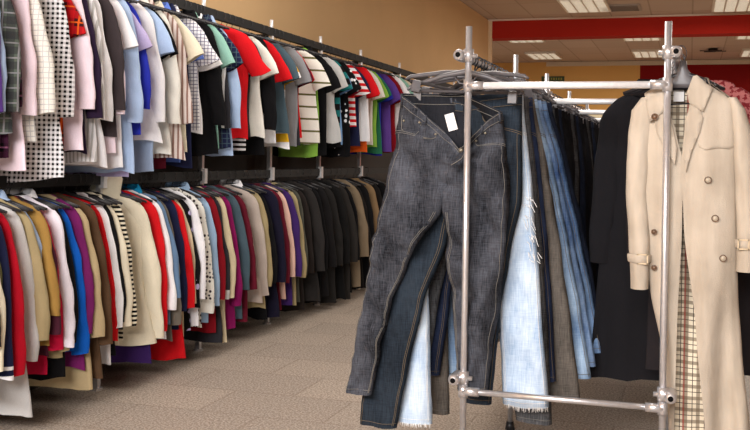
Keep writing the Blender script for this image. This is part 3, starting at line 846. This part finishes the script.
for i, (Y, wl, wr, lo, li, ri, ro, hl, hr, m, th, lab) in enumerate(specs):
    kl, kr, zc = auto(Y, wl, wr, lo, li, ri, ro, hl, hr)
    if i in KEYS: kl, kr = K(Y, KEYS[i][0]), (K(Y, KEYS[i][1]) if KEYS[i][1] else kr)
    j, fr = make_trousers('jeans' if m not in (D11, D5) else 'trousers', m, kl, kr, .026, 11 + i * 3.1, droop=.03, detail=2 if i in (0, 1, 3, 5, 7) else 1, mth=M[th], gap_z=zc, amp=.014)
    j.location = (JX, Y, WZ); tag(j, lab, 'jeans' if m not in (D11, D5) else 'trousers', 'jeans hung on the left side of the chrome rack')
    if m is D3:
        rnd = random.Random(5)
        for zf in (-.38, -.45, -.52, -.58):
            bm = bmesh.new()
            for k in range(9):
                p = fr(1, rnd.uniform(.82, 1.0), zf + rnd.uniform(-.02, .02)) + Vector((0, -.003, 0)); tube(bm, [p, p + Vector((rnd.uniform(.005, .018), -.006, rnd.uniform(-.03, -.008)))], .0013, 4)
            link('frayed_threads', bm, M['label'], j)
        for sd_ in (-1, 1):
            bm = bmesh.new()
            for k in range(50):
                zz = (kr if sd_ > 0 else kl)[-1][0]
                p = fr(sd_, rnd.uniform(.02, .98), zz + .004) + Vector((0, -.002, 0)); tube(bm, [p, p + Vector((rnd.uniform(-.004, .004), 0, rnd.uniform(-.018, -.008)))], .001, 4)
            link('frayed_hem', bm, M['label'], j)
    jeans_hanger(Y, R([24, -22, 14, 28, -18, 10, -26, 20, -12][i]), R([11, -12, 7, -9, 13, -3, 9, -6, 3][i]), 'dark grey clip hanger among the bunch above the jeans')
# darker trousers further along
Y = 4.15; k = 0
dark = [(D9, 'black'), (D9, 'black'), (D11, 'charcoal'), (D9, 'black'), (D8, 'dark indigo'), (D9, 'black')]
rnd = random.Random(21)
base_kl = [(0, -.2, 0), (-.2, -.215, 0), (-.28, -.22, -.01), (-.5, -.21, -.04), (-1.0, -.2, -.07)]
while Y < 7.45:
    m, cn = dark[k % 6]
    sw = rnd.uniform(.02, .09)
    kl = [(z, o + sw * (-z) * .6, i + sw * (-z)) for z, o, i in base_kl]; kr = [(z * rnd.uniform(.97, 1.03) if z < -.5 else z, -o + sw * (-z) + .0, -i + sw * (-z)) for z, o, i in base_kl]
    j, fr = make_trousers('trousers', m, kl, kr, .026, 50 + k * 2.3, droop=.02, detail=0, gap_z=-.27, amp=.014)
    j.location = (JX, Y, WZ)
    tag(j, 'dark trousers hung in shadow behind the blue jeans on the chrome rack', 'trousers', 'dark trousers in shadow on the chrome rack')
    jeans_hanger(Y, R(rnd.uniform(-12, 12)), R(rnd.uniform(-3, 3)), 'dark grey clip hanger far back above the dark trousers')
    Y += .12 if Y < 5.5 else .16; k += 1
for dy, bd, lb in ((7.5, ('blotch', 'red', 'cream', .06), 'red and cream patterned blouse at the far end of the chrome rack'), (7.38, 'beige', 'beige blouse near the far end of the chrome rack')):
    g = make_garment('blouse', .75, 'long', bd, sd=dy, W=.2); g.location = (JX + .1, dy, RAILZ - .06); tag(g, lb, 'blouse')
    place_hanger(JX + .0, dy, RAILZ, 0, 'black hanger at the far end of the chrome rack', 'black hangers far along the chrome rack')

# ------------------------------------------------------------------ coats on the right rail
CX = PXR + .026
black_coats = [
 (3.70, .5, ('blotch', (104, 30, 34), (150, 88, 86), .014), 'pink and dark red patterned jacket peeking out behind the trench coat', dict(W=.165), 'jacket', .12, 0),
 (3.80, 1.05, (34, 30, 32), 'very dark coat right behind the trench coat', dict(W=.19), 'coat', .1, 0),
 (3.98, 1.12, (23, 22, 25), 'long black coat hanging left of the beige trench coat', dict(W=.185, collar=(23, 22, 25), Ls=.62, out=-.025, thick=.035, flare=1.25, amp=.035), 'coat', -.085, 4),
 (4.12, .98, (44, 41, 42), 'charcoal coat behind the long black coat', dict(W=.2), 'coat', -.02, 0),
]
for k in range(9): black_coats.append((4.28 + k * .26, 1.18 + .05 * (k % 3), [(30, 27, 28), (48, 40, 36), (24, 24, 30)][k % 3], 'dark coat in the shadows behind the long black coat', dict(W=.2), 'coat', -.02, 0))
for i, (y, Lg, bd, lb, ex, cat, dx, rz) in enumerate(black_coats):
    nm = 'coat' if cat == 'coat' else 'jacket'
    g = make_garment(nm, Lg, 'long', bd, sd=80 + i * 2.1, **ex); g.location = (CX + dx, y, RAILZ - .07); g.rotation_euler = (0, 0, R(rz))
    tag(g, lb, cat, 'coats hung on the right side of the chrome rack')
    place_hanger(CX, y, RAILZ, R(rz), 'black hanger under the coats on the chrome rack', 'black hangers far along the chrome rack')

# ---- the trench coat
TY = 3.50; TR = empty('trench_coat', (CX, TY, RAILZ), R(0)); tag(TR, 'long beige trench coat with plaid lining hanging at the front right', 'coat')
def trm():
    b = NB('trench_cotton', .9); n = b.noise(5, 3); n2 = b.noise(300, 1); n3 = b.noise(1, 2, (26, 26, 3))
    f = b.math('ADD', b.math('MULTIPLY', n, .6), b.math('MULTIPLY', n3, .4))
    b.color(b.ramp(f, [(.3, L(160, 147, 131)), (.7, L(196, 183, 167))])); b.bump(b.math('ADD', b.math('MULTIPLY', b.noise(8, 4, (1.4, 1, .7)), 11), n2), .5, .0018); return b.m
TM = trm()
def plm():
    b = NB('plaid_lining', .9)
    fr = lambda i, per, w, ph=0: b.math('LESS_THAN', b.math('FRACT', b.math('ADD', b.math('DIVIDE', b.ax(i), per), 30 + ph)), w)
    c = b.mix(b.math('MULTIPLY', fr(0, .04, .3), .7), L(226, 212, 188), L(110, 94, 76)); c = b.mix(b.math('MULTIPLY', fr(2, .04, .3), .7), c, L(110, 94, 76))
    c = b.mix(b.math('MAXIMUM', fr(0, .04, .06, .35), fr(2, .04, .06, .35)), c, L(70, 58, 50))
    c = b.mix(b.math('MULTIPLY', fr(0, .12, .05, .7), .8), c, L(150, 60, 50)); b.color(c); return b.m
PLM = plm()
def tl(px, py, Y=3.45):  # photo -> trench local x,z
    p = at_Y(px, py, Y); return (p.x - CX, p.z - RAILZ)
cxo = .035      # coat centre
def hkp(py, l, r):
    a, b_ = tl(l, py), tl(r, py); return (a[1], (b_[0] - a[0]) / 2, (b_[0] + a[0]) / 2)
hk = [(-.095, .06, cxo), (-.11, .085, cxo), (-.135, .125, cxo), (-.165, .145, cxo), (-.2, .152, cxo), hkp(190, 640, 737), hkp(250, 643, 738), hkp(290, 649, 739), hkp(350, 661, 743), hkp(430, 668, 751)]
def hc(z): return keyed(hk, z)
dk = [(-.09, .03), (-.2, .05), (-.5, .06), (-1.27, .065)]
xr = [(-.09,) + (cxo + .055,), (-.17, tl(689, 112)[0]), (-.26, tl(684, 138)[0]), (-.36, tl(681, 165)[0]), (-.58, tl(684, 228)[0]), (-.9, tl(696, 325)[0]), (-1.27, tl(706, 424)[0])]
xl = [(-.09,) + (cxo - .055,), (-.17, tl(668, 112)[0]), (-.26, tl(676, 138)[0]), (-.36, tl(683, 165)[0]), (-.58, tl(682, 228)[0]), (-.9, tl(677, 325)[0]), (-1.27, tl(674, 424)[0])]
def tfold(p, k=1.0):
    t = smooth((-p.z - .12) / .8)
    w = nz(p.x * 13, p.z * 1.3, 5.2) * .042 * t + (abs(nz(p.x * 15, p.z * 2., 8.8)) - .2) * .03 * t + nz(p.x * 9, p.z * 7, 3.) * .006
    return Vector((p.x, p.y + w * k, p.z + nz(p.x * 6, 2.) * .008 * t))
def tfront(x, z):
    (h, c), d = hc(z), keyed(dk, z)[0]
    return tfold(Vector((x, -d * max(0, 1 - ((x - c) / h) ** 2) ** .4, z))).y
def trench_shell(off, side):
    bm = bmesh.new(); rows = []
    zs = [-.095, -.105, -.12, -.135, -.15, -.165, -.185, -.21] + [-.21 - (1.06) * i / 34 for i in range(1, 35)]
    for z in zs:
        (h, c), d = hc(z), keyed(dk, z)[0] - off; h -= off
        a = keyed(xr, z)[0] if side > 0 else keyed(xl, z)[0]
        row = []
        N = 14
        if side in (-1, 1):
            e = c + side * h
            for k in range(N + 1):
                x = lerp(a, e, 1 - (1 - k / N) ** 1.6)
                row.append(tfold(Vector((x, -d * max(0, 1 - ((x - c) / h) ** 2) ** .4 - (.006 if side > 0 else 0), z))))
        else:
            for k in range(25):
                x = c + h * math.cos(math.pi * k / 24)
                row.append(tfold(Vector((x, d * max(0, 1 - ((x - c) / h) ** 2) ** .4, z))))
        rows.append(row)
    loft(bm, rows, False); return bm
link('back_panel', trench_shell(0, 0), TM, TR)
link('front_panel', trench_shell(0, 1), TM, TR); link('front_panel', trench_shell(0, -1), TM, TR)
ln = link('lining', trench_shell(.007, 0), PLM, TR); ln['label'] = 'beige plaid lining'
link('front_facing', trench_shell(.007, 1), PLM, TR); link('front_facing', trench_shell(.007, -1), PLM, TR)
def tpatch(nm, pxs, mat=TM, off=.004, par=None, Y=3.45, step=.012):
    bm = applique([tl(a, b_, Y) for a, b_ in pxs], tfront, off, step); return link(nm, bm, mat, par or TR)
tpatch('storm_flap', [(699, 92), (716, 91), (735, 98), (737, 146), (730, 149), (718, 148), (706, 150), (699, 147), (694, 130)], off=.009)
tpatch('lapel', [(691, 104), (699, 108), (703, 118), (700, 132), (692, 150), (686, 172), (683, 150), (685, 120)], off=.016)
tpatch('lapel', [(668, 104), (660, 108), (654, 118), (657, 134), (666, 150), (675, 165), (677, 148), (671, 120)], off=.016)
tpatch('collar', [(693, 76), (697, 75), (713, 88), (703, 112), (689, 103), (687, 92)], off=.022)
tpatch('collar', [(670, 80), (664, 79), (644, 93), (650, 122), (664, 112), (668, 96)], off=.022)
# collar stand round the back of the neck
bm = bmesh.new(); rs = []
for z, w, d in ((-.125, .07, .035), (-.095, .062, .033), (-.075, .06, .034), (-.078, .068, .042), (-.11, .08, .05)):
    rs.append([Vector((cxo + w * math.cos(a), d * math.sin(a), z)) for a in [R(-25) + R(230) * q / 20 for q in range(21)]])
loft(bm, rs, False); link('collar_stand', bm, TM, TR)
x, z = tl(677, 91); bm = bmesh.new(); box(bm, (x + .005, .018, z - .008), (.034, .002, .046)); link('brand_label', bm, M['label'], TR, False)
# epaulettes
for s in (-1, 1):
    bm = bmesh.new(); rs = []
    for k in range(7):
        t = k / 6; x = lerp(.075, .155, t); zc_ = lerp(-.098, -.16, t) + .006
        rs.append([Vector((cxo + s * x, y, zc_ - abs(y) * .25)) for y in (-.03, -.015, 0, .015, .03)])
    loft(bm, rs, False); ep = link('epaulette', bm, TM, TR)
    bm = bmesh.new(); tube(bm, [(cxo + s * .09, -.015, -.105), (cxo + s * .09, -.02, -.098)], .006, 10); link('button', bm, M['black_plastic'], ep)
M['horn'] = simple('horn_button', (172, 158, 138), .35); M['horn_dark'] = simple('dark_horn_button', (96, 70, 50), .35)
def tbutton(px, py, mat, r=.0115, off=.01):
    x, z = tl(px, py); y = tfront(x, z)
    bm = bmesh.new(); tube(bm, [(x, y - off + .004, z), (x, y - off - .003, z)], r, 16)
    o = link('button', bm, mat, TR)
    bm = bmesh.new(); tube(bm, [(x + r * .9 * math.cos(a), y - off - .0035, z + r * .9 * math.sin(a)) for a in [2 * math.pi * k / 16 for k in range(17)]], .0018, 5, False); link('rim', bm, M['horn_dark'], o)
for a in ((708, 180), (715, 218), (723, 258)): tbutton(*a, M['horn'])
for a in ((654, 232), (654, 268)): tbutton(*a, M['horn_dark'], .009)
tbutton(655, 117, M['horn_dark'], .011, .03)
# sleeves with belted cuffs
def tsleeve(path, side):
    """path: (py, px_outer, px_inner)"""
    ks = []
    for py, a, b_ in path:
        p, q = tl(a, py), tl(b_, py); ks.append((p[1], (p[0] + q[0]) / 2, abs(p[0] - q[0]) / 2))
    z0, z1 = ks[0][0], ks[-1][0]; bm = bmesh.new(); rs = []
    def ring(z, g=0):
        c, h = keyed(ks, z); t = (z0 - z) / (z0 - z1)
        return [Vector((c + (h + g) * math.cos(a) + nz(z * 9, 1.) * .004, (lerp(.035, .043, smooth(t * 3)) + g) * math.sin(a) - .005 - .012 * t + nz(c * 5 + math.cos(a) * 1.4, z * 13, side * 3.) * .009 * smooth(t * 5), z)) for a in [2 * math.pi * k / 22 for k in range(22)]]
    for i in range(31): rs.append(ring(lerp(z0, z1, i / 30)))
    loft(bm, rs, True, True); sl = link('sleeve', bm, TM, TR)
    zc_ = lerp(z0, z1, .84); bm = bmesh.new(); loft(bm, [ring(zc_ + .014, .004), ring(zc_ + .01, .007), ring(zc_ - .01, .007), ring(zc_ - .014, .004)], True); st = link('cuff_strap', bm, TM, sl)
    bm = bmesh.new(); c = keyed(ks, zc_)[0]; x = c + side * -.012
    for dx, dz, sx, sz in ((-.016, 0, .005, .034), (.016, 0, .005, .034), (0, .015, .034, .005), (0, -.015, .034, .005)): box(bm, (x + dx, -.062, zc_ + dz), (sx, .006, sz))
    link('buckle', bm, simple('tan_buckle', (190, 170, 140), .4), st, False)
tsleeve([(97, 641, 652), (110, 631, 654), (135, 627, 652), (190, 625, 648), (240, 628, 650), (289, 630, 648)], -1)
tsleeve([(97, 738, 728), (110, 747, 730), (135, 753, 732), (190, 757, 735), (235, 758, 737), (273, 757, 736)], 1)
# hanger of the trench coat
o = bpy.data.objects.new('clothes_hanger', HBODY.copy()); col.objects.link(o); o.location = (CX + cxo * .6, TY, RAILZ)
o.scale = (.72, 1, 1); tag(o, 'black hanger with wide shoulders inside the beige trench coat', 'hanger', None)
h = bpy.data.objects.new('hook', HOOK); col.objects.link(h); h.parent = o; h.location = (-.01, 0, 0)
bm = bmesh.new(); rs = []
for z, w in ((-.02, .012), (-.045, .016), (-.07, .034), (-.095, .062), (-.11, .07)): rs.append([Vector((w * 1.3 * math.cos(a), .012 * math.sin(a) - .0, z)) for a in [2 * math.pi * k / 14 for k in range(14)]])
loft(bm, rs, True, True, True); link('shoulder_plate', bm, M['grey_plastic'], o)
bm = bmesh.new(); tube(bm, [(-.1, -.02, -.168), (.05, -.02, -.162)], .003, 6); link('loop_bar', bm, M['black_plastic'], o)

# ------------------------------------------------------------------ camera
cam_d = bpy.data.cameras.new('camera'); cam = bpy.data.objects.new('camera', cam_d); col.objects.link(cam)
cam.location = (0, 0, EYE)
cam.matrix_world = Matrix.Translation((0, 0, EYE)) @ Matrix.Rotation(PSI, 4, 'Z') @ Matrix.Rotation(R(90), 4, 'X') @ Matrix.Rotation(ROLL, 4, 'Z')
cam_d.sensor_width = 36; cam_d.lens = 36 * FPX / 750; cam_d.shift_y = -(215 - HOR) / 750; cam_d.clip_end = 200
scn.camera = cam

# ------------------------------------------------------------------ light
w = bpy.data.worlds.new('world'); scn.world = w; w.use_nodes = True
bg = w.node_tree.nodes['Background']; bg.inputs[0].default_value = (.93, .96, 1, 1); bg.inputs[1].default_value = .42
def area(nm, loc, rot, sx, sy, e, c=(1, 1, 1)):
    l = bpy.data.lights.new(nm, 'AREA'); l.shape = 'RECTANGLE'; l.size = sx; l.size_y = sy; l.energy = e; l.color = c
    o = bpy.data.objects.new(nm, l); col.objects.link(o); o.location = loc; o.rotation_euler = rot; return o
area('shop_window_light', (-1.3, -2.2, 3.0), (R(66), 0, R(-10)), 3.8, 1.5, 560, (1, .98, .97))
area('ceiling_lamp', (-1.5, 5.5, 3.3), (0, 0, 0), 1.0, 3, 60, (1, .95, .88))
area('ceiling_lamp', (1.5, 10, 3.3), (0, 0, 0), 1.2, 4, 110, (1, .93, .84))
area('ceiling_lamp', (.5, 14, 3.3), (0, 0, 0), 2, 2, 80, (1, .9, .78))
area('ceiling_lamp', (0, 19.5, 3.0), (0, 0, 0), 5, 4, 180, (1, .9, .78))
scn.view_settings.view_transform = 'Standard'
scn.view_settings.look = 'None'
scn.view_settings.exposure = 0.22
